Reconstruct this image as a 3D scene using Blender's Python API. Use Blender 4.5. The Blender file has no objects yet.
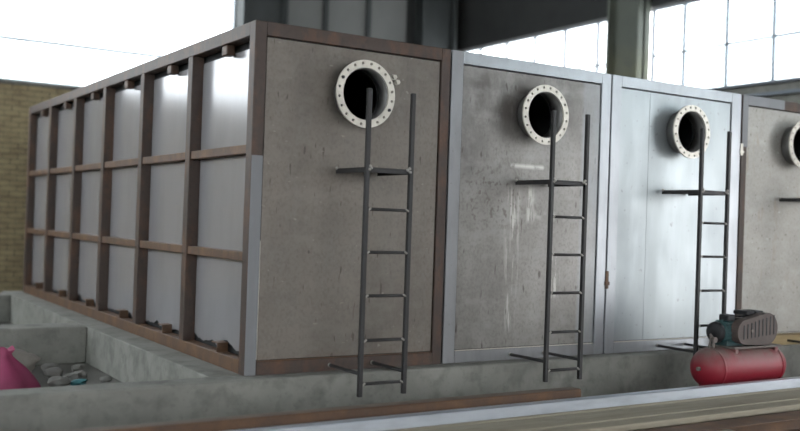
import bpy, bmesh, math, random
from mathutils import Vector, Matrix, noise as mnoise
random.seed(7)
R = math.radians
scene = bpy.context.scene
C = scene.collection

# ------------------------------------------------------------------ camera, sky, exposure
def set_camera():
    yaw, pit, rol = 0.568811, 0.006668, 0.033603
    fw = Vector((math.sin(yaw)*math.cos(pit), math.cos(yaw)*math.cos(pit), math.sin(pit)))
    r = Vector((math.cos(yaw), -math.sin(yaw), 0)); u = r.cross(fw)
    r2 = math.cos(rol)*r + math.sin(rol)*u; u2 = -math.sin(rol)*r + math.cos(rol)*u
    cd = bpy.data.cameras.new('camera'); co = bpy.data.objects.new('camera', cd); C.objects.link(co)
    m = Matrix((r2, u2, -fw)).transposed().to_4x4(); m.translation = Vector((-2.7297, -6.2277, 1.1156))
    co.matrix_world = m
    cd.sensor_width = 36; cd.lens = 960.0/800*36; cd.clip_end = 300
    cd.dof.use_dof = True; cd.dof.focus_distance = 7.6; cd.dof.aperture_fstop = .8
    scene.camera = co
set_camera()

w = bpy.data.worlds.new('world'); scene.world = w; w.use_nodes = True
bg = w.node_tree.nodes['Background']
bg.inputs['Color'].default_value = (0.97, 0.985, 1.0, 1); bg.inputs['Strength'].default_value = 4.0

vs = scene.view_settings
vs.view_transform = 'Standard'; vs.look = 'None'; vs.gamma = 1; vs.use_curve_mapping = False
vs.exposure = 0.6

# ------------------------------------------------------------------ materials
MATS = {}
def mat(name, base, rough=.6, metal=0., layers=(), bump=None, rough_var=0., spec=.5):
    """layers: dicts with scale (x,y,z), lo, hi, col, amt, detail, region (x0,x1,z0,z1,soft), seed"""
    m = bpy.data.materials.new(name); m.use_nodes = True; MATS[name] = m
    nt = m.node_tree; N = nt.nodes; L = nt.links; b = N['Principled BSDF']
    geo = N.new('ShaderNodeNewGeometry')
    col = N.new('ShaderNodeRGB'); col.outputs[0].default_value = (*base, 1); cur = col.outputs[0]
    def math_(op, a, bb=None, clamp=False):
        n = N.new('ShaderNodeMath'); n.operation = op; n.use_clamp = clamp
        for i, v in enumerate((a, bb)):
            if v is None: continue
            if isinstance(v, (int, float)): n.inputs[i].default_value = v
            else: L.new(v, n.inputs[i])
        return n.outputs[0]
    sep = N.new('ShaderNodeSeparateXYZ'); L.new(geo.outputs['Position'], sep.inputs[0])
    def noise(scale, detail=4, seed=0, dist=0):
        mp = N.new('ShaderNodeMapping'); L.new(geo.outputs['Position'], mp.inputs['Vector'])
        mp.inputs['Scale'].default_value = scale; mp.inputs['Location'].default_value = (seed*3.7, seed*1.3, seed*2.1)
        t = N.new('ShaderNodeTexNoise'); t.inputs['Scale'].default_value = 1; t.inputs['Detail'].default_value = detail
        t.inputs['Roughness'].default_value = .6; t.inputs['Distortion'].default_value = dist
        L.new(mp.outputs[0], t.inputs['Vector']); return t.outputs['Fac']
    for l in layers:
        f = None
        if 'scale' in l:
            mr = N.new('ShaderNodeMapRange'); mr.inputs[1].default_value = l['lo']; mr.inputs[2].default_value = l['hi']
            L.new(noise(l['scale'], l.get('detail', 4), l.get('seed', 0), l.get('dist', 0)), mr.inputs[0]); f = mr.outputs[0]
        if 'region' in l:
            x0, x1, z0, z1, s = l['region']
            for out, a0, a1 in ((sep.outputs[0], x0, x1), (sep.outputs[2], z0, z1)):
                lo = math_('DIVIDE', math_('SUBTRACT', out, a0-s/2), s, True); hi = math_('DIVIDE', math_('SUBTRACT', a1+s/2, out), s, True)
                g = math_('MULTIPLY', lo, hi); f = g if f is None else math_('MULTIPLY', f, g)
        f = math_('MULTIPLY', f, l.get('amt', 1.), True)
        mx = N.new('ShaderNodeMix'); mx.data_type = 'RGBA'
        L.new(f, mx.inputs[0]); L.new(cur, mx.inputs[6]); mx.inputs[7].default_value = (*l['col'], 1); cur = mx.outputs[2]
    L.new(cur, b.inputs['Base Color'])
    b.inputs['Metallic'].default_value = metal; b.inputs['Specular IOR Level'].default_value = spec
    if rough_var:
        mr = N.new('ShaderNodeMapRange'); mr.inputs[1].default_value = .3; mr.inputs[2].default_value = .7
        mr.inputs[3].default_value = rough-rough_var; mr.inputs[4].default_value = rough+rough_var
        L.new(noise((3, 3, 2), 5, 9), mr.inputs[0]); L.new(mr.outputs[0], b.inputs['Roughness'])
    else: b.inputs['Roughness'].default_value = rough
    if bump:
        bp = N.new('ShaderNodeBump'); bp.inputs['Strength'].default_value = bump[1]; bp.inputs['Distance'].default_value = bump[2]
        L.new(noise(bump[0], 5, 5), bp.inputs['Height']); L.new(bp.outputs[0], b.inputs['Normal'])
    return m

def D(**k): return k
RUST = mat('rusty_frame_steel', (.062, .042, .034), .55, .12, [
    D(scale=(6, 6, 3), lo=.45, hi=.75, col=(.135, .066, .036), amt=.9), D(scale=(25, 25, 25), lo=.5, hi=.8, col=(.036, .028, .027), amt=.7, seed=2)],
    bump=((40, 40, 40), .25, .003))
RUSTO = mat('orange_rusted_rail', (.10, .056, .034), .6, .08, [
    D(scale=(5, 5, 3), lo=.42, hi=.7, col=(.18, .092, .042), amt=.8), D(scale=(25, 25, 25), lo=.5, hi=.8, col=(.06, .04, .032), amt=.7, seed=2)],
    bump=((40, 40, 40), .25, .003))
PRIMER = mat('grey_primer', (.19, .193, .204), .5, .1, [D(scale=(9, 9, 4), lo=.5, hi=.8, col=(.24, .24, .26), amt=.6)])
SIDESHEET = mat('pale_side_sheet', (.39, .38, .392), .19, .4, [
    D(scale=(3, 3, 1), lo=.45, hi=.75, col=(.32, .31, .32), amt=.6), D(scale=(14, 14, 30), lo=.62, hi=.8, col=(.3, .3, .32), amt=.4, seed=4)], bump=((2.5, 2.5, 2.5), .05, .01))
DARK = mat('dark_interior', (.012, .012, .013), .8)
T1S = mat('weathered_sheet', (.195, .170, .144), .48, .25, [
    D(scale=(1.6, 1, 1.2), lo=.4, hi=.75, col=(.12, .105, .09), amt=.9), D(scale=(7, 1, 2.5), lo=.5, hi=.8, col=(.20, .187, .168), amt=.5, seed=3),
    D(scale=(45, 1, 38), lo=.45, hi=.75, col=(.10, .088, .075), amt=.55, seed=31), D(scale=(3.2, 1, 7), lo=.5, hi=.7, col=(.215, .195, .168), amt=.5, seed=33),
    D(scale=(30, 1, 8), lo=.70, hi=.76, col=(.06, .045, .035), amt=.7, seed=6, detail=1), D(scale=(16, 1, 30), lo=.70, hi=.76, col=(.34, .31, .27), amt=.5, seed=8, detail=2),
    D(region=(-.1, 1.8, 0, .13, .08), scale=(6, 1, 10), lo=.35, hi=.6, col=(.14, .10, .075), amt=.5)], bump=((8, 8, 8), .15, .004), rough_var=.08)
T2S = mat('stained_galvanised_sheet', (.275, .262, .247), .42, .42, [
    D(scale=(1.5, 1, 1.0), lo=.38, hi=.72, col=(.17, .157, .145), amt=.9, seed=1), D(scale=(5, 1, 3), lo=.5, hi=.8, col=(.36, .345, .325), amt=.5, seed=3),
    D(scale=(5, 1, 2), lo=.4, hi=.58, region=(1.85, 3.05, 1.9, 2.38, .25), col=(.10, .088, .08), amt=.9, seed=2),
    D(scale=(6, 1, 3), lo=.42, hi=.6, region=(1.80, 2.02, 1.5, 2.3, .2), col=(.12, .11, .105), amt=.7, seed=4),
    D(scale=(45, 1, 38), lo=.45, hi=.75, col=(.13, .12, .11), amt=.55, seed=31), D(scale=(3.2, 1, 7), lo=.5, hi=.7, col=(.31, .30, .285), amt=.5, seed=33),
    D(scale=(30, 1, 7), lo=.69, hi=.76, col=(.07, .055, .05), amt=.7, seed=6, detail=1),
    D(region=(3.13, 3.4, 0, 2.4, .04), scale=(3, 1, 1), lo=.2, hi=.6, col=(.31, .325, .34), amt=.75, seed=2),  # paler right strip: cleaner zinc with a bluish reflection painted in
    D(scale=(26, 1, 2.2), lo=.50, hi=.58, region=(2.33, 2.43, .25, 1.42, .10), col=(.58, .56, .52), amt=.75, seed=7),
    D(scale=(26, 1, 3), lo=.46, hi=.56, region=(2.52, 2.60, 1.15, 1.44, .06), col=(.58, .56, .52), amt=.75, seed=9),
    D(scale=(30, 1, 5), lo=.46, hi=.56, region=(2.80, 2.90, .52, .86, .06), col=(.58, .56, .52), amt=.75, seed=19),
    D(scale=(9, 1, 9), lo=.46, hi=.56, region=(2.60, 3.1, 1.18, 1.24, .05), col=(.45, .43, .40), amt=.6, seed=17),
    D(scale=(20, 1, 14), lo=.30, hi=.5, region=(2.34, 2.70, 1.605, 1.63, .025), col=(.62, .60, .56), amt=.85, seed=11),
    D(scale=(26, 1, 22), lo=.58, hi=.68, region=(1.86, 2.5, 1.1, 1.6, .2), col=(.10, .08, .07), amt=.6, seed=14, detail=1)],
    bump=((8, 8, 8), .12, .004), rough_var=.08)
T3S = mat('bright_galvanised_sheet', (.37, .40, .41), .43, .72, [
    D(scale=(2, 1, 1.2), lo=.4, hi=.75, col=(.28, .305, .32), amt=.7, seed=1), D(scale=(9, 1, 1.4), lo=.5, hi=.75, col=(.44, .47, .49), amt=.5, seed=5), D(scale=(18, 1, 18), lo=.7, hi=.76, col=(.2, .19, .18), amt=.5, seed=3, detail=1)],
    bump=((6, 6, 6), .08, .004), rough_var=.05)
T4S = mat('pale_spotted_sheet', (.35, .335, .305), .45, .35, [
    D(scale=(2.2, 1, 1.6), lo=.4, hi=.72, col=(.32, .31, .29), amt=.8, seed=1), D(scale=(45, 1, 38), lo=.45, hi=.75, col=(.22, .205, .185), amt=.55, seed=31), D(scale=(3.2, 1, 7), lo=.5, hi=.7, col=(.42, .41, .385), amt=.5, seed=33),
    D(scale=(26, 1, 20), lo=.68, hi=.74, col=(.12, .09, .07), amt=.7, seed=3, detail=1),
    D(scale=(14, 1, 14), lo=.76, hi=.8, col=(.6, .6, .58), amt=.5, seed=8, detail=1), D(scale=(9, 1, 2), lo=.6, hi=.75, col=(.24, .17, .11), amt=.5, seed=5)],
    bump=((8, 8, 8), .12, .004), rough_var=.06)
GALV = mat('galvanised_frame', (.38, .395, .415), .38, .65, [
    D(scale=(9, 9, 3), lo=.45, hi=.75, col=(.29, .30, .315), amt=.6), D(scale=(40, 40, 40), lo=.66, hi=.75, col=(.2, .19, .18), amt=.5, seed=2)], rough_var=.06)
GALVD = mat('dulled_galvanised_frame', (.27, .27, .28), .42, .5, [
    D(scale=(9, 9, 3), lo=.45, hi=.75, col=(.19, .188, .195), amt=.6), D(scale=(30, 30, 30), lo=.64, hi=.75, col=(.14, .12, .11), amt=.5, seed=2)], rough_var=.06)
FLANGE = mat('machined_flange_steel', (.66, .62, .55), .42, .3, [D(scale=(20, 20, 20), lo=.5, hi=.8, col=(.46, .42, .36), amt=.6)])
NECK = mat('neck_steel', (.20, .195, .19), .45, .4, [D(scale=(8, 8, 8), lo=.45, hi=.75, col=(.12, .115, .11), amt=.6)])
LADDER = mat('dark_ladder_steel', (.026, .025, .026), .55, .1, [D(scale=(15, 15, 6), lo=.5, hi=.8, col=(.045, .036, .03), amt=.7)])
WELD = mat('weld_bead_metal', (.40, .38, .35), .45, .4)
CONC = mat('concrete', (.20, .198, .178), .85, 0, [
    D(scale=(2, 2, 2), lo=.38, hi=.7, col=(.28, .277, .25), amt=.8), D(scale=(6, 6, 6), lo=.48, hi=.75, col=(.11, .107, .096), amt=.8, seed=3),
    D(scale=(30, 30, 30), lo=.6, hi=.8, col=(.10, .098, .09), amt=.5, seed=5)], bump=((14, 14, 14), .5, .01))
FLOORM = mat('dusty_floor', (.115, .11, .098), .9, 0, [
    D(scale=(1.2, 1.2, 1), lo=.38, hi=.7, col=(.15, .145, .13), amt=.8), D(scale=(9, 9, 9), lo=.5, hi=.8, col=(.10, .095, .085), amt=.7, seed=3)], bump=((18, 18, 18), .5, .01))
BRICK = mat('yellow_brick', (.42, .335, .19), .85, 0, [
    D(scale=(4.3, 1, 11.4), lo=.35, hi=.7, col=(.25, .19, .11), amt=.8, detail=1), D(scale=(30, 30, 30), lo=.5, hi=.8, col=(.36, .30, .19), amt=.5, seed=3)], bump=((50, 50, 50), .3, .004))
MORTAR = mat('mortar', (.10, .088, .065), .95, 0, [D(scale=(20, 20, 20), lo=.4, hi=.8, col=(.17, .155, .12), amt=.7)])
PANELW = mat('grey_wall_panel', (.19, .19, .182), .7, 0, [D(scale=(1, 1, .6), lo=.4, hi=.75, col=(.14, .14, .135), amt=.8)])
COLB = mat('dark_blue_column_paint', (.045, .05, .05), .6, 0, [D(scale=(4, 4, 2), lo=.4, hi=.75, col=(.032, .035, .034), amt=.8)])
COLG = mat('green_grey_column_paint', (.10, .11, .088), .6, 0, [
    D(scale=(4, 4, 2), lo=.4, hi=.75, col=(.075, .082, .066), amt=.8), D(region=(0, 20, 2, 4.0, .6), scale=(3, 3, 3), lo=.2, hi=.6, col=(.17, .165, .09), amt=.7)])
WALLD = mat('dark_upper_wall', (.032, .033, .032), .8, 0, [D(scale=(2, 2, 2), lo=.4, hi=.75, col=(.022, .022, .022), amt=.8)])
ROOFM = mat('dark_roof_sheet', (.06, .06, .06), .8, 0, [D(scale=(1, 1, 1), lo=.4, hi=.75, col=(.04, .04, .04), amt=.8)])
WFRAME = mat('window_bar_paint', (.17, .19, .22), .5, .1)
WFRAMEL = mat('pale_window_bar_paint', (.62, .68, .74), .5, .0)
RED = mat('dusty_red_paint', (.26, .010, .024), .5, 0, [D(scale=(5, 5, 5), lo=.45, hi=.75, col=(.20, .018, .028), amt=.6), D(scale=(9, 9, 9), lo=.15, hi=.5, region=(3, 6, .045, .5, .12), col=(.20, .155, .14), amt=.9, seed=2)])
DUST = mat('dusty_grey_brown', (.17, .145, .13), .7, 0, [D(scale=(12, 12, 12), lo=.4, hi=.75, col=(.11, .09, .08), amt=.8)])
DUSTY = mat('dusty_rusted_steel', (.17, .145, .12), .85, 0, [D(scale=(3, 9, 3), lo=.4, hi=.75, col=(.11, .085, .065), amt=.8)])
GUARD = mat('brown_guard_paint', (.095, .07, .062), .65, 0, [D(scale=(12, 12, 12), lo=.4, hi=.75, col=(.06, .045, .042), amt=.8)])
TEAL = mat('teal_motor_paint', (.022, .065, .07), .55, 0, [D(scale=(14, 14, 14), lo=.5, hi=.8, col=(.06, .085, .085), amt=.7)])
BLACK = mat('black_cast_iron', (.025, .025, .028), .5, .3, [D(scale=(14, 14, 14), lo=.5, hi=.8, col=(.05, .05, .05), amt=.6)])
RUBBER = mat('black_rubber', (.02, .02, .02), .8)
WOOD = mat('grey_tan_timber', (.32, .285, .215), .8, 0, [
    D(scale=(.8, 22, 22), lo=.4, hi=.7, col=(.22, .19, .14), amt=.8), D(scale=(2.5, 60, 60), lo=.5, hi=.8, col=(.38, .345, .27), amt=.6, seed=3),
    D(scale=(2, 5, 2), lo=.62, hi=.72, col=(.40, .38, .34), amt=.6, seed=6)], bump=((2, 60, 60), .3, .004))
WOODY = mat('yellow_timber', (.36, .27, .14), .75, 0, [D(scale=(1, 22, 22), lo=.4, hi=.7, col=(.25, .18, .09), amt=.8)])
SILVER = mat('galvanised_tube', (.60, .64, .70), .34, .5, [D(scale=(2, 9, 9), lo=.45, hi=.75, col=(.36, .39, .44), amt=.7)])
PINK = mat('pink_plastic_sack', (.30, .045, .115), .65, 0, [D(scale=(6, 6, 6), lo=.45, hi=.75, col=(.20, .03, .075), amt=.6)])
SACK = mat('grey_woven_sack', (.30, .28, .25), .85, 0, [D(scale=(9, 9, 9), lo=.4, hi=.75, col=(.20, .19, .17), amt=.7)])
STONE = mat('rubble', (.20, .195, .18), .9, 0, [D(scale=(9, 9, 9), lo=.4, hi=.75, col=(.12, .118, .11), amt=.7)])
SCRAP = mat('teal_scrap_plastic', (.05, .20, .22), .5, 0, [D(scale=(9, 9, 9), lo=.4, hi=.75, col=(.035, .12, .13), amt=.7)])

def glass_mat():
    m = bpy.data.materials.new('window_glass'); m.use_nodes = True; nt = m.node_tree; N = nt.nodes; L = nt.links
    N.remove(N['Principled BSDF']); out = N['Material Output']
    t = N.new('ShaderNodeBsdfTransparent'); t.inputs[0].default_value = (.93, .96, .97, 1)
    g = N.new('ShaderNodeBsdfGlossy'); g.inputs['Roughness'].default_value = .05
    fr = N.new('ShaderNodeValue'); fr.outputs[0].default_value = .05
    nz = N.new('ShaderNodeTexNoise'); nz.inputs['Scale'].default_value = 2
    tr = N.new('ShaderNodeBsdfTranslucent'); tr.inputs[0].default_value = (.9, .93, .95, 1)
    mr = N.new('ShaderNodeMapRange'); mr.inputs[1].default_value = .4; mr.inputs[2].default_value = .8; mr.inputs[3].default_value = .02; mr.inputs[4].default_value = .12
    L.new(nz.outputs['Fac'], mr.inputs[0])
    m1 = N.new('ShaderNodeMixShader'); L.new(mr.outputs[0], m1.inputs[0]); L.new(t.outputs[0], m1.inputs[1]); L.new(tr.outputs[0], m1.inputs[2])
    m2 = N.new('ShaderNodeMixShader'); L.new(fr.outputs[0], m2.inputs[0]); L.new(m1.outputs[0], m2.inputs[1]); L.new(g.outputs[0], m2.inputs[2])
    L.new(m2.outputs[0], out.inputs[0]); return m
GLASS = glass_mat()

# ------------------------------------------------------------------ mesh helpers
def obj(name, me, m=None, parent=None, loc=(0, 0, 0), rot=(0, 0, 0)):
    if isinstance(me, bmesh.types.BMesh):
        bm = me; me = bpy.data.meshes.new(name); bmesh.ops.recalc_face_normals(bm, faces=bm.faces); bm.to_mesh(me); bm.free()
    if m is not None and not me.materials:
        for k in (m if isinstance(m, (list, tuple)) else [m]): me.materials.append(k)
    o = bpy.data.objects.new(name, me); C.objects.link(o); o.location = loc; o.rotation_euler = rot
    if parent: o.parent = parent
    return o
def empty(name, loc=(0, 0, 0), parent=None, rotz=0):
    o = bpy.data.objects.new(name, None); C.objects.link(o); o.location = loc; o.rotation_euler = (0, 0, rotz); o.empty_display_size = .1
    if parent: o.parent = parent
    return o
def tag(o, label=None, cat=None, group=None, kind=None):
    if label: o['label'] = label
    if cat: o['category'] = cat
    if group: o['group'] = group
    if kind: o['kind'] = kind
    return o
def abox(bm, lo, hi, bev=0., mi=0, seg=1):
    lo = Vector(lo); hi = Vector(hi); c = (lo+hi)/2; s = hi-lo
    r = bmesh.ops.create_cube(bm, size=1, matrix=Matrix.Translation(c) @ Matrix.Diagonal((*s, 1)))
    vs_ = r['verts']; fs = {f for v in vs_ for f in v.link_faces}
    for f in fs: f.material_index = mi
    if bev:
        es = list({e for v in vs_ for e in v.link_edges})
        q = bmesh.ops.bevel(bm, geom=es, offset=bev, segments=seg, profile=.5, affect='EDGES', clamp_overlap=True)
        for f in q['faces']: f.material_index = mi
    return bm
def box(lo, hi, bev=0., seg=1): return abox(bmesh.new(), lo, hi, bev, 0, seg)
def bpart(name, lo, hi, m, parent=None, bev=.004, seg=1): return obj(name, box(lo, hi, bev, seg), m, parent)
def acyl(bm, a, b, r, n=12, r2=None, mi=0, caps=True, smooth=True):
    a = Vector(a); b = Vector(b); d = b-a; q = d.to_track_quat('Z', 'Y').to_matrix()
    r2 = r if r2 is None else r2; A = []; B = []
    for i in range(n):
        t = 2*math.pi*i/n; v = Vector((math.cos(t), math.sin(t), 0))
        A.append(bm.verts.new(a+q @ (v*r))); B.append(bm.verts.new(b+q @ (v*r2)))
    for i in range(n):
        f = bm.faces.new((A[i], A[(i+1) % n], B[(i+1) % n], B[i])); f.smooth = smooth; f.material_index = mi
    if caps:
        bm.faces.new(A[::-1]).material_index = mi; bm.faces.new(B).material_index = mi
    return bm
def cyl(a, b, r, n=12, **k): return acyl(bmesh.new(), a, b, r, n, **k)
def lathe(prof, axis='X', n=24, closed=False):
    """prof: (axial, radius) points"""
    bm = bmesh.new(); rings = []
    for (h, r) in prof:
        ring = []
        for i in range(n):
            t = 2*math.pi*i/n; c, s = math.cos(t)*r, math.sin(t)*r
            ring.append(bm.verts.new((h, c, s) if axis == 'X' else ((c, h, s) if axis == 'Y' else (c, s, h))))
        rings.append(ring)
    pairs = list(zip(rings, rings[1:])) + ([(rings[-1], rings[0])] if closed else [])
    for a, b in pairs:
        for i in range(n):
            f = bm.faces.new((a[i], a[(i+1) % n], b[(i+1) % n], b[i])); f.smooth = True
    if not closed:
        if prof[0][1] > 1e-4: bm.faces.new(rings[0])
        if prof[-1][1] > 1e-4: bm.faces.new(rings[-1])
    bmesh.ops.remove_doubles(bm, verts=bm.verts, dist=1e-5)
    return bm
def ablob(bm, c, r, mi=0, sub=1):
    q = bmesh.ops.create_icosphere(bm, subdivisions=sub, radius=r, matrix=Matrix.Translation(c))
    for f in {f for v in q['verts'] for f in v.link_faces}: f.material_index = mi; f.smooth = True

def sheet_with_hole(x0, x1, z0, z1, cx, cz, r, y, t):
    """a flat sheet in the X/Z plane with a round opening, thickness t towards +Y"""
    bm = bmesh.new()
    ang = sorted([2*math.pi*i/48 for i in range(48)] + [math.atan2(z-cz, x-cx) % (2*math.pi) for x in (x0, x1) for z in (z0, z1)])
    loops = []
    for yy in (y, y+t):
        inn, out = [], []
        for a in ang:
            c, s = math.cos(a), math.sin(a)
            k = min([((x1 if c > 0 else x0)-cx)/c if abs(c) > 1e-9 else 1e9, ((z1 if s > 0 else z0)-cz)/s if abs(s) > 1e-9 else 1e9])
            inn.append(bm.verts.new((cx+r*c, yy, cz+r*s))); out.append(bm.verts.new((cx+k*c, yy, cz+k*s)))
        loops.append((inn, out))
    n = len(ang); (i0, o0), (i1, o1) = loops
    for i in range(n):
        j = (i+1) % n
        for q in ((i0[i], o0[i], o0[j], i0[j]), (i1[i], i1[j], o1[j], o1[i]), (i0[i], i0[j], i1[j], i1[i]), (o0[i], o1[i], o1[j], o0[j])):
            bm.faces.new(q)
    return bm

def flange_mesh(ri, ro, nb=20, rh=.0105, t=.022):
    """bolting flange facing -Y, centred on the origin, with nb drilled holes"""
    bm = bmesh.new(); rb = (ri+ro)/2+.004; K = 4; per = []
    for side in range(4):
        for k in range(K):
            s = -1+2*k/K
            per.append([(s, -1), (1, s), (-s, 1), (-1, -s)][side])
    n = len(per); ht = math.pi/nb
    for b in range(nb):
        t0 = 2*math.pi*(b+.5)/nb; fr = []
        for yy in (0, t):
            sq, ho = [], []
            for (u, v) in per:
                th = t0+u*ht; rr = (ri+ro)/2+v*(ro-ri)/2; sq.append(bm.verts.new((rr*math.cos(th), yy, rr*math.sin(th))))
                a = math.atan2(v, u); rr = rb+rh*math.sin(a); th = t0+rh*math.cos(a)/rb; ho.append(bm.verts.new((rr*math.cos(th), yy, rr*math.sin(th))))
            fr.append((sq, ho))
        (s0, h0), (s1, h1) = fr
        for i in range(n):
            j = (i+1) % n
            bm.faces.new((s0[i], s0[j], h0[j], h0[i])); bm.faces.new((s1[i], h1[i], h1[j], s1[j])); bm.faces.new((h0[i], h0[j], h1[j], h1[i]))
            if per[i][1] == per[j][1] and abs(per[i][1]) == 1: bm.faces.new((s0[i], s1[i], s1[j], s0[j]))
    bmesh.ops.remove_doubles(bm, verts=bm.verts, dist=1e-5)
    bmesh.ops.recalc_face_normals(bm, faces=bm.faces)
    me = bpy.data.meshes.new('flange'); bm.to_mesh(me); bm.free(); me.materials.append(FLANGE); return me

# ------------------------------------------------------------------ setting
FZ = -.355            # floor level; the tank bottoms are at z = 0
XR, YB, XL, YF, ZC = 9.3, 10.5, -10., -17., 7.2
def struct(name, bm, m, label=None, parent=None):
    o = obj(name, bm, m, parent)
    if parent is None: tag(o, label, None, None, 'structure')
    return o
struct('floor', box((XL-.3, YF-.3, FZ-.2), (XR+.3, YB+.3, FZ)), FLOORM, 'dusty concrete hall floor')
struct('ceiling', box((XL-.3, YF-.3, ZC), (XR+.3, YB+.3, ZC+.15)), ROOFM, 'dark sheet roof high over the hall')

# foundation: one bed under the tanks and low walls to its left that enclose two pits
bm = bmesh.new()
abox(bm, (-.235, .07, FZ), (7.3, 7.62, 0), .006)
struct('concrete_plinth', bm, CONC, 'grey concrete bed that carries the row of tanks')
for nm, lo, hi, lb in (('concrete_curb', (-7.5, -.16, FZ), (7.3, .069, 0), 'low grey concrete wall along the front of the pit and the tanks'),
                       ('concrete_curb', (-7.5, 3.22, FZ), (-.237, 3.62, 0), 'low concrete cross wall between the two pits'),
                       ('concrete_curb', (-7.5, 7.0, FZ), (-.237, 7.35, 0), 'low concrete wall at the far end of the pits')):
    struct(nm, box(lo, hi, .012), CONC, lb)

# back wall: yellow brick below, glazing above, then grey panels to the right
XC0, XC1 = 4.22, 5.18
wb = struct('wall_back', box((XL-.2, YB+.012, FZ), (XC0, YB+.25, 3.17)), MORTAR, 'yellow brick wall under the big bright window')
BL, BH = .235, .088
bmesh_b = box((-.1115, 0, -.039), (.1115, .03, .039), .004); me_b = bpy.data.meshes.new('brick'); bmesh_b.to_mesh(me_b); bmesh_b.free(); me_b.materials.append(BRICK)
rest = bmesh.new(); nbr = 0
nc = int((3.17-FZ)/BH)
for c in range(nc):
    z = FZ+BH*(c+.5); x = XL + (BL/2 if c % 2 else 0)
    while x < XC0-.12:
        seen = (-.15 < x < .95) or (z > 2.6 and -.15 < x < 1.9)
        dy = random.uniform(-.006, .004)
        if seen:
            o = obj('brick', me_b, None, wb, (x+random.uniform(-.003, .003), YB+dy, z)); nbr += 1
        else: abox(rest, (x-.1115, YB+dy, z-.039), (x+.1115, YB+dy+.03, z+.039))
        x += BL
tag(obj('brick_courses', rest, BRICK, wb), None, None, None, 'stuff')
bpart('coping', (XL, YB-.05, 3.17), (XC0, YB+.28, 3.22), CONC, wb)

def window(name, label, axis, at, a0, a1, z0, z1, bars, trans, fm, bw=.045, depth=.07):
    """a glazed opening in a wall along X (axis 0, at = Y) or along Y (axis 1, at = X); bars and transoms are parts, each pane too"""
    root = tag(empty(name, ((a0+a1)/2, at, z0) if axis == 0 else (at, (a0+a1)/2, z0)), label, None, None, 'structure')
    root_off = Vector(root.location)
    def bx(nm, u0, u1, v0, v1, d, m, bev=.004):
        lo, hi = ((u0, at-d/2, v0), (u1, at+d/2, v1)) if axis == 0 else ((at-d/2, u0, v0), (at+d/2, u1, v1))
        o = obj(nm, box(lo, hi, bev), m, root); o.location = -root_off; return o
    us = [a0]+list(bars)+[a1]; zs = [z0]+list(trans)+[z1]
    for i, u in enumerate(us):
        bx('window_bar' if 0 < i < len(us)-1 else 'window_jamb', u-bw/2, u+bw/2, z0, z1, depth, fm)
    for z in zs: bx('window_rail', a0, a1, z-bw/2, z+bw/2, depth*.8, fm)
    for i in range(len(us)-1):
        for j in range(len(zs)-1):
            bx('pane', us[i]+bw/2, us[i+1]-bw/2, zs[j]+bw/2, zs[j+1]-bw/2, .006, GLASS, 0)
    return root
window('window_1', 'large blown-out white window above the brick wall', 0, YB+.12, XL, XC0, 3.24, 6.6, (-7.4, -4.2, -.9), (3.93,), WFRAMEL, .055, .05)
# right part of the back wall
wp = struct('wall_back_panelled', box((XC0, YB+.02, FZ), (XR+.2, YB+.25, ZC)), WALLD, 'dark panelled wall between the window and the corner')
px = [XC1, 6.05, 7.02, 8.0]
for i in range(3): bpart('wall_panel', (px[i]+.05, YB-.02, 2.2), (px[i+1]-.05, YB+.03, ZC-.1), PANELW, wp, .006)
for x in px[1:3]: bpart('panel_post', (x-.05, YB-.08, 2.2), (x+.05, YB+.03, ZC-.1), COLB, wp)
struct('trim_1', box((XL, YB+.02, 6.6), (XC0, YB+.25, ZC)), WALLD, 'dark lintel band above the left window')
def h_column(name, x0, x1, y0, y1, m, label):
    o = tag(empty(name, ((x0+x1)/2, (y0+y1)/2, FZ)), label, None, None, 'structure'); off = Vector(o.location); t = .03
    if (x1-x0) >= (y1-y0):
        ps = (('column_flange', (x0, y0, FZ), (x0+t*2, y1, ZC)), ('column_flange', (x1-t*2, y0, FZ), (x1, y1, ZC)), ('column_web', (x0, (y0+y1)/2-t, FZ), (x1, (y0+y1)/2+t, ZC)))
    else:
        ps = (('column_flange', (x0, y0, FZ), (x1, y0+t*2, ZC)), ('column_flange', (x0, y1-t*2, FZ), (x1, y1, ZC)), ('column_web', ((x0+x1)/2-t, y0, FZ), ((x0+x1)/2+t, y1, ZC)))
    for nm, lo, hi in ps:
        q = obj(nm, box(lo, hi, .005), m, o); q.location = -off
h_column('steel_column', XC0, XC1-.05, YB-.3, YB, COLB, 'dark blue-grey steel column beside the left window')
h_column('steel_column', 8.15, 9.0, YB-.35, YB-.02, COLB, 'dark steel column in the far corner of the hall')
h_column('steel_column', XR-.32, XR-.02, 5.02, 5.74, COLG, 'green-grey steel column between the two right windows')

# right wall: solid below and above, one band of windows
ZS, ZT = 3.36, 4.80
wr = struct('wall_right', box((XR, -2.8, FZ), (XR+.25, YB+.2, ZS-.06)), CONC, 'plain wall below the right-hand windows')
struct('wall_right_beyond', box((XR, YF, FZ), (XR+.25, -7.1, ZS-.06)), CONC, 'plain wall beyond the added side gate')
struct('trim_6', box((XR, -7.1, 2.85), (XR+.25, -2.8, ZS-.06)), WALLD, 'lintel over the added side gate')  # unseen gate opening, added to give the third tank its bright reflection
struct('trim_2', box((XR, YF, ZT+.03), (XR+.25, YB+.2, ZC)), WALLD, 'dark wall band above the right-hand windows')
bpart('window_sill', (XR-.12, YF+.3, ZS-.06), (XR+.2, YB, ZS-.02), WFRAME, wr)
bpart('conduit', (XR-.16, YF+.3, ZS-.24), (XR-.10, YB-.1, ZS-.19), WFRAME, wr)
window('window_2', 'bright window with thin bars right of the dark corner', 1, XR+.1, 5.72, YB-.1, ZS, ZT, [6.37+.86*k for k in range(5)], (4.02,), WFRAME, .03)
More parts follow.
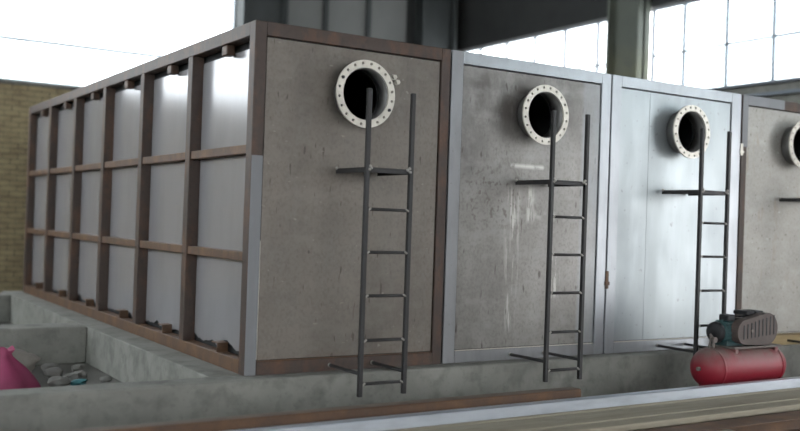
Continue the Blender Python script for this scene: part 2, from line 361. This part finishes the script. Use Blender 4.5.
window('window_3', 'wide bright barred window at the upper right', 1, XR+.1, -12.5, 5.06, ZS, ZT, [4.40-.84*k for k in range(20)], (4.02,), WFRAME, .03)
struct('trim_3', box((XR, YF, ZS-.06), (XR+.25, -12.5, ZT+.03)), WALLD, 'solid end of the right-hand wall')
# the sides behind the camera
struct('wall_left', box((XL-.25, YF, FZ), (XL, YB, 2.2)), CONC, 'low wall on the left of the hall')
window('window_4', 'long window of the left wall', 1, XL-.1, YF, YB, 2.22, 6.0, [YF+2.5*k for k in range(1, 11)], (4.1,), WFRAMEL)
struct('trim_4', box((XL-.25, YF, 6.0), (XL, YB, ZC)), WALLD, 'dark wall band above the left wall window')
struct('wall_front', box((XL, YF-.25, FZ), (-4.0, YF, ZC)), CONC, 'wall beside the open gate behind the camera')
struct('wall_front_beyond', box((5.5, YF-.25, FZ), (XR+.25, YF, ZC)), CONC, 'wall on the other side of the open gate')
struct('trim_5', box((-4.0, YF-.25, 5.5), (5.5, YF, ZC)), WALLD, 'dark lintel over the open gate')

# ------------------------------------------------------------------ tanks
H, LEN = 2.5, 7.46
FL_ME = flange_mesh(.194, .250, rh=.0112, t=.015)
bm_ = lathe([(0, .198), (.13, .198), (.13, .188), (0, .188)], 'Y', 40, True)
NECK_ME = bpy.data.meshes.new('manhole_neck'); bmesh.ops.recalc_face_normals(bm_, faces=bm_.faces); bm_.to_mesh(NECK_ME); bm_.free(); NECK_ME.materials.append(NECK)
LW, LD, LT, LB = .365, .45, 2.042, -.114
def mesh_of(name, bm, mats):
    me = bpy.data.meshes.new(name); bmesh.ops.recalc_face_normals(bm, faces=bm.faces); bm.to_mesh(me); bm.free()
    for m in mats: me.materials.append(m)
    return me
STILE_ME = mesh_of('stile', box((-.016, -.016, LB), (.016, .016, LT), .003), [LADDER])
b_ = cyl((-LW/2, 0, 0), (LW/2, 0, 0), .0115, 10)
for s in (-1, 1):
    for k in range(3): ablob(b_, (s*(LW/2-.02-.006*k), -.010, .004*(k-1)), .009, 1)
RUNG_ME = mesh_of('rung', b_, [LADDER, WELD])
b_ = box((-LW/2, 0, -.006), (LW/2, LD, .006), .002)
abox(b_, (-LW/2, 0, -.03), (LW/2, .012, -.006)); abox(b_, (-LW/2, 0, -.03), (-LW/2+.008, LD, -.006)); abox(b_, (LW/2-.008, 0, -.03), (LW/2, LD, -.006))
for s in (-1, 1):
    for p_ in ((s*(LW/2-.018), -.012, .012), (s*(LW/2-.012), -.010, -.012), (s*(LW/2-.03), -.006, 0), (s*LW/2, LD-.012, .008)): ablob(b_, p_, .013, 1)
STEP_ME = mesh_of('step_plate', b_, [LADDER, WELD])
b_ = cyl((0, 0, 0), (0, LD, 0), .0125, 10); ablob(b_, (0, LD-.006, 0), .018, 1); ablob(b_, (0, .016, .006), .011, 1)
STAND_ME = mesh_of('standoff', b_, [LADDER, WELD])

def ladder(tank, cx, dz=0.):
    L_ = empty('ladder', (cx, -LD, 0), tank)
    for s in (-1, 1):
        obj('stile', STILE_ME, None, L_, (s*LW/2, 0, dz)); obj('standoff', STAND_ME, None, L_, (s*LW/2, 0, .045+dz))
    for z in (1.198, .896, .59, .277, -.026): obj('rung', RUNG_ME, None, L_, (0, 0, z+dz))
    obj('step_plate', STEP_ME, None, L_, (0, 0, 1.487+dz))
    return L_

def tank(x0, x1, label, frame, sheet, fcx, lcx, seam=None, frames=None, side_detail=False, fcz=2.05, pl=.09, pr=.09):
    T = tag(empty('storage_tank', (x0, 0, 0)), label, 'tank', 'row of box-shaped steel tanks')
    wd = x1-x0; fcx -= x0; lcx -= x0; f = frames or {}
    ft = f.get('top', frame); fb = f.get('bottom', frame); fl = f.get('left', frame); frr = f.get('right', frame)
    bpart('corner_post', (0, 0, 0), (pl, .1, H), fl, T); bpart('corner_post', (wd-pr, 0, 0), (wd, .1, H), frr, T)
    bpart('corner_post', (0, LEN-.1, 0), (pl, LEN, H), fl, T); bpart('corner_post', (wd-pr, LEN-.1, 0), (wd, LEN, H), frr, T)
    bpart('front_rail', (pl, 0, H-.10), (wd-pr, .1, H), ft, T); bpart('front_rail', (pl, 0, 0), (wd-pr, .1, .095), fb, T)
    # inset front sheet with the manhole opening
    sx0, sx1, sz0, sz1 = pl+.009, wd-pr-.009, .106, H-.110; sy = .014
    if seam:
        sm = seam-x0
        obj('front_sheet', box((sx0, sy, sz0), (sm-.002, sy+.006, sz1), 0), sheet, T)
        obj('front_sheet', sheet_with_hole(sm+.002, sx1, sz0, sz1, fcx, fcz, .19, sy, .006), sheet, T)
    else: obj('front_sheet', sheet_with_hole(sx0, sx1, sz0, sz1, fcx, fcz, .19, sy, .006), sheet, T)
    bpart('sheet_lip', (sx0, .002, .0955), (sx1, .02, .1015), RUSTO if side_detail else FLANGE, T, .001)
    obj('front_backing', sheet_with_hole(.03, wd-.03, .03, H-.03, fcx, fcz, .1895, .03, .01), DARK, T)
    # closed box behind
    bpart('roof_sheet', (.03, .1, H-.05), (wd-.03, LEN-.1, H-.04), NECK, T, 0); bpart('bottom_sheet', (.03, .1, .03), (wd-.03, LEN-.1, .04), NECK, T, 0)
    bpart('back_sheet', (.03, LEN-.06, .04), (wd-.03, LEN-.05, H-.05), NECK, T, 0); bpart('side_sheet', (wd-.06, .1, .04), (wd-.05, LEN-.1, H-.05), sheet, T, 0)
    if not side_detail: bpart('side_sheet', (.05, .1, .04), (.06, LEN-.1, H-.05), sheet, T, 0)
    for s in (0, 1):
        for z in (0, H-.1):
            if side_detail and s == 0: continue
            bpart('long_rail', (0 if s == 0 else wd-.09, .1, z), (.09 if s == 0 else wd, LEN-.1, z+.095), frame, T)
    M = obj('manhole_neck', NECK_ME, None, T, (fcx, -.11, fcz))
    obj('flange', FL_ME, None, M, (0, -.015, 0))
    ladder(T, lcx)
    return T

# tank 1: rusty frame, panelled long side towards the left
T1 = tank(0, 1.682, 'rust-brown framed steel tank with panelled long side, leftmost of the row', RUST, T1S, .842, .861, side_detail=True, pr=.085)
bpart('sheet_lip', (.091, .002, .11), (.0955, .02, .95), FLANGE, T1, .001)
bpart('patch_plate', (.002, -.003, .002), (.088, 0, 1.55), PRIMER, T1, .001)
posts = [1.33, 2.58, 3.83, 5.03, 6.26]        # far edges of the intermediate posts
yedge = [.1]+posts+[LEN]
for e in posts: bpart('side_post', (0, e-.1, .1), (.1, e, H-.1), RUST, T1)
bpart('long_rail', (.001, .1, 0), (.1, LEN-.1, .1), RUSTO, T1); bpart('long_rail', (.001, .1, H-.1), (.1, LEN-.1, H), RUST, T1)
bpart('side_backing', (.115, .1, .04), (.12, LEN-.1, H-.05), DARK, T1, 0)
def ragged_panel(y0, y1, z0, z1, rag, x=.092):
    bm = bmesh.new(); n = 26; A = []
    for i in range(n+1):
        y = y0+(y1-y0)*i/n
        zb = z0 + (rag*(.15+max(0, mnoise.noise((y*7, z0*3, 1.7)))*2.2+random.random()*.35) if rag else 0)
        bul = .0006*math.sin(math.pi*i/n)
        A.append([bm.verts.new((x-bul*(0 if k in (0, 3) else 1), y, zz)) for k, zz in enumerate((zb, z0+.12+(z1-z0)*.2, z0+(z1-z0)*.7, z1))])
    for i in range(n):
        for k in range(3):
            bm.faces.new((A[i][k], A[i+1][k], A[i+1][k+1], A[i][k+1]))
    q = bmesh.ops.extrude_face_region(bm, geom=list(bm.faces)); bmesh.ops.translate(bm, verts=[v for v in q['geom'] if isinstance(v, bmesh.types.BMVert)], vec=(.004, 0, 0))
    return bm
b_ = bmesh.new()   # a stub of rusty channel
abox(b_, (0, -.055, 0), (.085, .055, .008)); abox(b_, (0, -.055, .062), (.085, .055, .07)); abox(b_, (.0, -.055, .008), (.085, -.047, .062)); abox(b_, (.06, -.047, .008), (.068, .055, .062))
STUB_ME = mesh_of('bracket', b_, [RUSTO]); b2 = box((0, -.05, 0), (.07, .05, .075), .006); STUBT_ME = mesh_of('bracket', b2, [RUST])
for k in range(6):
    y0 = yedge[k]; y1 = yedge[k+1]-.1
    bpart('side_rail', (.012, y0, 1.565), (.09, y1, 1.63), RUSTO, T1); bpart('side_rail', (.012, y0, .80), (.09, y1, .865), RUSTO, T1)
    for z0, z1, rg in ((.115, .83, .045), (.86, 1.60, 0), (1.62, 2.345, 0)):
        obj('side_panel', ragged_panel(y0+.006, y1-.006, z0, z1, rg), SIDESHEET, T1)
    ym = y0+(y1-y0)*.42
    obj('bracket', STUB_ME, None, T1, (.006, ym, .101)); obj('bracket', STUBT_ME, None, T1, (.012, ym+.02, H-.176))
# a pair of loose bolts tacked beside the flange
for (dx, dz) in ((0, .03), (.03, -.005)):
    b_ = cyl((0, 0, 0), (0, .065, 0), .008, 8); acyl(b_, (0, 0, 0), (0, .014, 0), .019, 6); acyl(b_, (0, .024, 0), (0, .034, 0), .022, 10)
    o = obj('bolt', b_, FLANGE, T1, (1.135+dx, -.05, 2.185+dz)); o['label'] = 'small bright bolt beside the flange'
for (a, r_) in ((153, .226), (-27, .226)):
    b_ = cyl((0, -.012, 0), (0, .01, 0), .013, 6)
    for ch in T1.children:
        if ch.name.startswith('manhole_neck'): obj('flange_bolt', b_, BLACK, ch, (r_*math.cos(R(a)), -.012, r_*math.sin(R(a))))

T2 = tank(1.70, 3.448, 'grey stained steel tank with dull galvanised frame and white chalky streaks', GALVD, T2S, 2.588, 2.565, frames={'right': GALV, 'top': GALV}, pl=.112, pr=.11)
T3 = tank(3.466, 5.237, 'bright shiny galvanised steel tank with the ladder ending behind the compressor', GALV, T3S, 4.385, 4.322, seam=3.96, pl=.115, pr=.14)
T4 = tank(5.258, 7.02, 'pale spotted tank with brown frame, rightmost and cut by the picture edge', RUST, T4S, 6.095, 6.06, pl=.08)
for lo, hi in (((.002, -.003, 1.98), (.086, 0, 2.498)), ((.086, -.003, 2.402), (.66, 0, 2.498))):
    o = bpart('patch_plate', lo, hi, PRIMER, T4, .001); o['label'] = 'pale grey primed stretch of the frame'
def clip(t, x, z, h, m, lb):
    b_ = box((x-.02, -.008, z-h/2), (x+.02, 0, z+h/2), .004); abox(b_, (x-.03, -.012, z-h*.3), (x+.03, -.004, z-h*.1), .003)
    o = obj('hinge_clip', b_, m, t); o['label'] = lb
clip(T3, .0, .66, .16, RUSTO, 'rusty welded clip at the tank edge'); clip(T4, -.002, 1.95, .12, FLANGE, 'pale welded clip at the tank edge')

# ------------------------------------------------------------------ compressor
CP = tag(empty('air_compressor', (4.325, -.77, FZ)), 'dusty red air compressor with teal motor in front of the tanks', 'compressor')
cz = .315; r0 = .172
dome = [(-.515, 0), (-.51, .05), (-.49, .105), (-.46, .145), (-.425, .165), (-.385, r0)]
prof = dome+[(-x, r) for x, r in dome[::-1]]
o = obj('air_receiver', lathe(prof, 'X', 32), RED, CP, (0, 0, cz))
for x in (-.385, .385): obj('weld_seam', lathe([(x-.012, r0-.002), (x-.012, r0+.004), (x+.012, r0+.004), (x+.012, r0-.002)], 'X', 32, True), RED, o)
obj('end_boss', cyl((-.535, 0, 0), (-.50, 0, 0), .018, 12), DUST, o)
for x in (-.34, .34):
    for s in (-1, 1):
        b_ = bmesh.new(); abox(b_, (x-.03, s*.10-.02, .02), (x+.03, s*.10+.02, cz-.125), .004)
        q = obj('foot', b_, RED, CP); obj('rubber_pad', box((x-.04, s*.10-.03, 0), (x+.04, s*.10+.03, .02), .004), RUBBER, q)
bpart('base_plate', (-.24, -.14, cz+r0-.005), (.40, .14, cz+r0+.012), DUST, CP); bpart('saddle', (-.2, -.12, cz+r0-.045), (-.16, .12, cz+r0-.005), RED, CP); bpart('saddle', (.33, -.12, cz+r0-.045), (.37, .12, cz+r0-.005), RED, CP)
zb = cz+r0+.012
b_ = lathe([(-.13, .03), (-.13, .085), (-.11, .098), (.10, .098), (.12, .085), (.12, .03)], 'X', 24)
for k in range(16):
    a = 2*math.pi*k/16; c, s = math.cos(a), math.sin(a)
    q = bmesh.ops.create_cube(b_, size=1, matrix=Matrix.Rotation(a, 4, 'X') @ Matrix.Translation((0, .1, 0)) @ Matrix.Diagonal((.19, .014, .006, 1)))
mo = obj('motor', b_, TEAL, CP, (-.14, .03, zb+.115)); obj('motor_foot', box((-.1, -.09, -.115), (.1, .09, -.07), .006), TEAL, mo); obj('terminal_box', box((-.05, -.05, .09), (.05, .05, .15), .008), BLACK, mo)
obj('fan_cowl', lathe([(-.17, .0), (-.17, .07), (-.16, .088), (-.125, .09), (-.125, .0)], 'X', 24), BLACK, mo)
# pump with finned cylinder heads
pu = obj('pump', box((.06, -.02, zb), (.28, .12, zb+.16), .02, 2), BLACK, CP)
for x in (.11, .23):
    for k in range(4): obj('cooling_fin', box((x-.05, -.02, zb+.16+.024*k), (x+.05, .12, zb+.172+.024*k), .003), BLACK, pu)
    obj('cylinder_head', box((x-.055, -.025, zb+.255), (x+.055, .125, zb+.292), .008), BLACK, pu)
# oval belt guard in front: rounded plate drum with mesh face ribs
def stadium(x0, r_0, x1, r_1, y0, y1, n=14):
    bm = bmesh.new(); pts = []
    for i in range(n+1): a = math.pi/2+math.pi*i/n; pts.append((x0+r_0*math.cos(a), r_0*math.sin(a)))
    for i in range(n+1): a = -math.pi/2+math.pi*i/n; pts.append((x1+r_1*math.cos(a), r_1*math.sin(a)+(r_1-r_0)*.6))
    A = [bm.verts.new((x, y0, z)) for x, z in pts]; B = [bm.verts.new((x, y1, z)) for x, z in pts]
    bm.faces.new(A); bm.faces.new(B[::-1])
    for i in range(len(A)): j = (i+1) % len(A); bm.faces.new((A[i], B[i], B[j], A[j]))
    return bm
gd = obj('belt_guard', stadium(-.04, .105, .25, .14, -.135, -.055), GUARD, CP, (-.055, 0, zb+.125))
for k in range(9): obj('guard_slot', box((-.07+.05*k, -.139, -.06+.004*k), (-.058+.05*k, -.134, .06+.010*k), .001), BLACK, gd)
b_ = cyl((.04, -.133, .01), (.04, -.145, .01), .014, 12); obj('guard_bolt', b_, DUST, gd)
b_ = bmesh.new(); pts = [(-.30, .03, zb+.05), (-.36, .02, zb+.10), (-.38, .0, zb+.06), (-.40, 0, cz+.155)]
for a, c in zip(pts, pts[1:]): acyl(b_, a, c, .009, 8)
acyl(b_, (.1, .05, zb+.2), (-.3, .05, zb+.06), .008, 8)
obj('air_pipe', b_, DUST, CP)
b_ = cyl((-.37, -.02, cz+.15), (-.37, -.02, cz+r0+.06), .012, 8); acyl(b_, (-.37, -.045, cz+r0+.07), (-.37, -.02, cz+r0+.07), .024, 14); obj('pressure_gauge', b_, DUST, CP)

# ------------------------------------------------------------------ stock lying in the foreground
def plank(x0, x1, y0, y1, z0, z1, m, label, name='timber_plank', cat='plank', group='planks in the foreground', rz=0):
    c = Vector(((x0+x1)/2, (y0+y1)/2, z0)); o = obj(name, box((x0-c.x, y0-c.y, 0), (x1-c.x, y1-c.y, z1-z0), .006), m, None, c, (0, 0, rz)); return tag(o, label, cat, group)
for i, x in enumerate((-2.2, .3, 2.8, 5.3)):
    plank(x-.06, x+.06, -1.9, -.72 if x < 3 else -1.0, FZ, -.252, WOOD, 'short timber bearer on the floor under the planks and steel bars', 'timber_bearer', 'bearer', 'bearers under the planks')
PLB = ('tan timber plank carrying the silver tube, farthest from the camera', 'tan timber plank just in front of the silver tube', 'third tan timber plank from the silver tube', 'tan timber plank at the near edge beside the dark rusty beam')
for i in range(4):
    plank(-3.2+.15*i, 6.9-.1*i, -1.145-.152*i, -1.0-.152*i, -.252, -.200-(.004 if i % 2 else 0), WOOD, PLB[i], rz=random.uniform(-.0006, .0006))
def square_tube(x0, x1, y, z, s, t, m, name, label, cat):
    b_ = bmesh.new(); xs = []
    for x in (x0, x1):
        ring = []
        for q in (s/2, s/2-t): ring.append([b_.verts.new((x, a*q, c*q+s/2)) for a, c in ((-1, -1), (1, -1), (1, 1), (-1, 1))])
        xs.append(ring)
    for i in range(4):
        j = (i+1) % 4
        b_.faces.new((xs[0][0][i], xs[0][0][j], xs[1][0][j], xs[1][0][i])); b_.faces.new((xs[0][1][i], xs[1][1][i], xs[1][1][j], xs[0][1][j]))
        for k in (0, 1): b_.faces.new((xs[k][0][i], xs[k][1][i], xs[k][1][j], xs[k][0][j]))
    es = [e for e in b_.edges if abs(e.verts[0].co.x-e.verts[1].co.x) > 1 and abs(abs(e.verts[0].co.y)-s/2) < 1e-4]
    bmesh.ops.bevel(b_, geom=es, offset=.01, segments=2, affect='EDGES')
    return tag(obj(name, b_, m, None, (0, y, z)), label, cat)
square_tube(-3.0, 6.6, -1.075, -.200, .08, .005, SILVER, 'steel_tube', 'long silver square steel tube lying across the foreground', 'tube')
# rusty channel lying on its legs behind the tube
b_ = bmesh.new(); abox(b_, (-3.1, -.945, -.095), (2.3, -.905, -.083), .003); abox(b_, (-3.1, -.905, -.095), (2.3, -.835, -.0835), 0, 1); abox(b_, (-3.1, -.945, -.252), (2.3, -.933, -.095)); abox(b_, (-3.1, -.847, -.252), (2.3, -.835, -.095))
tag(obj('steel_channel', b_, [RUSTO, DUSTY]), 'long rusty brown steel channel lying behind the silver tube', 'channel')
b_ = bmesh.new(); abox(b_, (-1.5, -1.86, FZ), (6.2, -1.66, FZ+.012)); abox(b_, (-1.5, -1.86, FZ+.108), (6.2, -1.66, FZ+.12), .003); abox(b_, (-1.5, -1.766, FZ+.012), (6.2, -1.754, FZ+.108))
BEAM = tag(obj('steel_beam', b_, RUSTO), 'dark rusty steel beam nearest the camera at the bottom right', 'beam')
plank(5.0, 6.9, -.15, -.03, 0, .10, WOODY, 'yellowish timber beam on the concrete bed against the rightmost tank', 'timber_beam', 'beam', None)

# ------------------------------------------------------------------ things in the left pit
def lump(name, c, sx, sy, sz, m, seed, amp=.25, sub=3, freq=2.2, flat=True):
    bm = bmesh.new(); bmesh.ops.create_icosphere(bm, subdivisions=sub, radius=1)
    for v in bm.verts:
        n = v.co.normalized(); k = 1+amp*mnoise.noise(n*freq+Vector((seed*7.1, seed*3.3, seed)))+amp*.5*mnoise.noise(n*freq*2.7+Vector((seed, 0, seed*2)))
        v.co = Vector((n.x*sx, n.y*sy, n.z*sz))*k
    lo = min(v.co.z for v in bm.verts)
    cut = lo+.12*sz
    for v in bm.verts: v.co.z = max(v.co.z, cut)-cut
    for f in bm.faces: f.smooth = not flat
    return obj(name, bm, m, None, c)
def sack(name, c, r, h, m, seed):
    bm = bmesh.new(); n = 28; rings = []
    for k, (t, q) in enumerate(((0, .86), (.05, 1.0), (.2, 1.02), (.4, .86), (.58, .62), (.72, .40), (.83, .24), (.90, .20), (1.0, .30))):
        ring = []
        for i in range(n):
            a = 2*math.pi*i/n; fold = 1+.10*math.sin(a*5+seed+t*2)*(.4+t)+.12*mnoise.noise((math.cos(a)*1.7+seed, math.sin(a)*1.7, t*2.5))
            ring.append(bm.verts.new((r*q*fold*math.cos(a)-.12*r*t, r*.8*q*fold*math.sin(a), h*t*(1+.06*math.sin(a*3+1)*(t > .95)))))
        rings.append(ring)
    for a, b in zip(rings, rings[1:]):
        for i in range(n): f = bm.faces.new((a[i], a[(i+1) % n], b[(i+1) % n], b[i])); f.smooth = True
    bm.faces.new(rings[0]); bm.faces.new(rings[-1])
    return obj(name, bm, m, None, c)
tag(sack('plastic_sack', (-1.22, 1.80, FZ), .24, .37, PINK, 2.), 'bright pink plastic sack slumped in the near pit', 'sack')
tag(lump('woven_sack', (-1.15, 2.55, FZ), .30, .2, .14, SACK, 3, .22, 4, 1.8, False), 'pale grey woven sack lying behind the pink sack', 'sack')
tag(lump('plastic_scrap', (-.62, 2.0, FZ), .07, .05, .03, SCRAP, 5, .5, 2), 'small teal plastic scrap among the rubble', 'scrap')
rub = [(-.78, 1.98, .09), (-.62, 2.22, .07), (-.72, 2.45, .09), (-.52, 2.35, .07), (-.45, 1.75, .06), (-.78, 1.55, .07), (-.58, 1.6, .05), (-.66, 2.82, .08), (-.44, 2.75, .06), (-.92, 2.98, .08), (-.36, 2.1, .05), (-.5, 1.3, .05)]
for i, (x, y, s) in enumerate(rub):
    tag(lump('rubble_stone', (x, y, FZ), s, s*.8, s*.6, STONE, 20+i, .4, 2), 'broken grey concrete lump in the near pit', 'stone', 'rubble in the near pit')
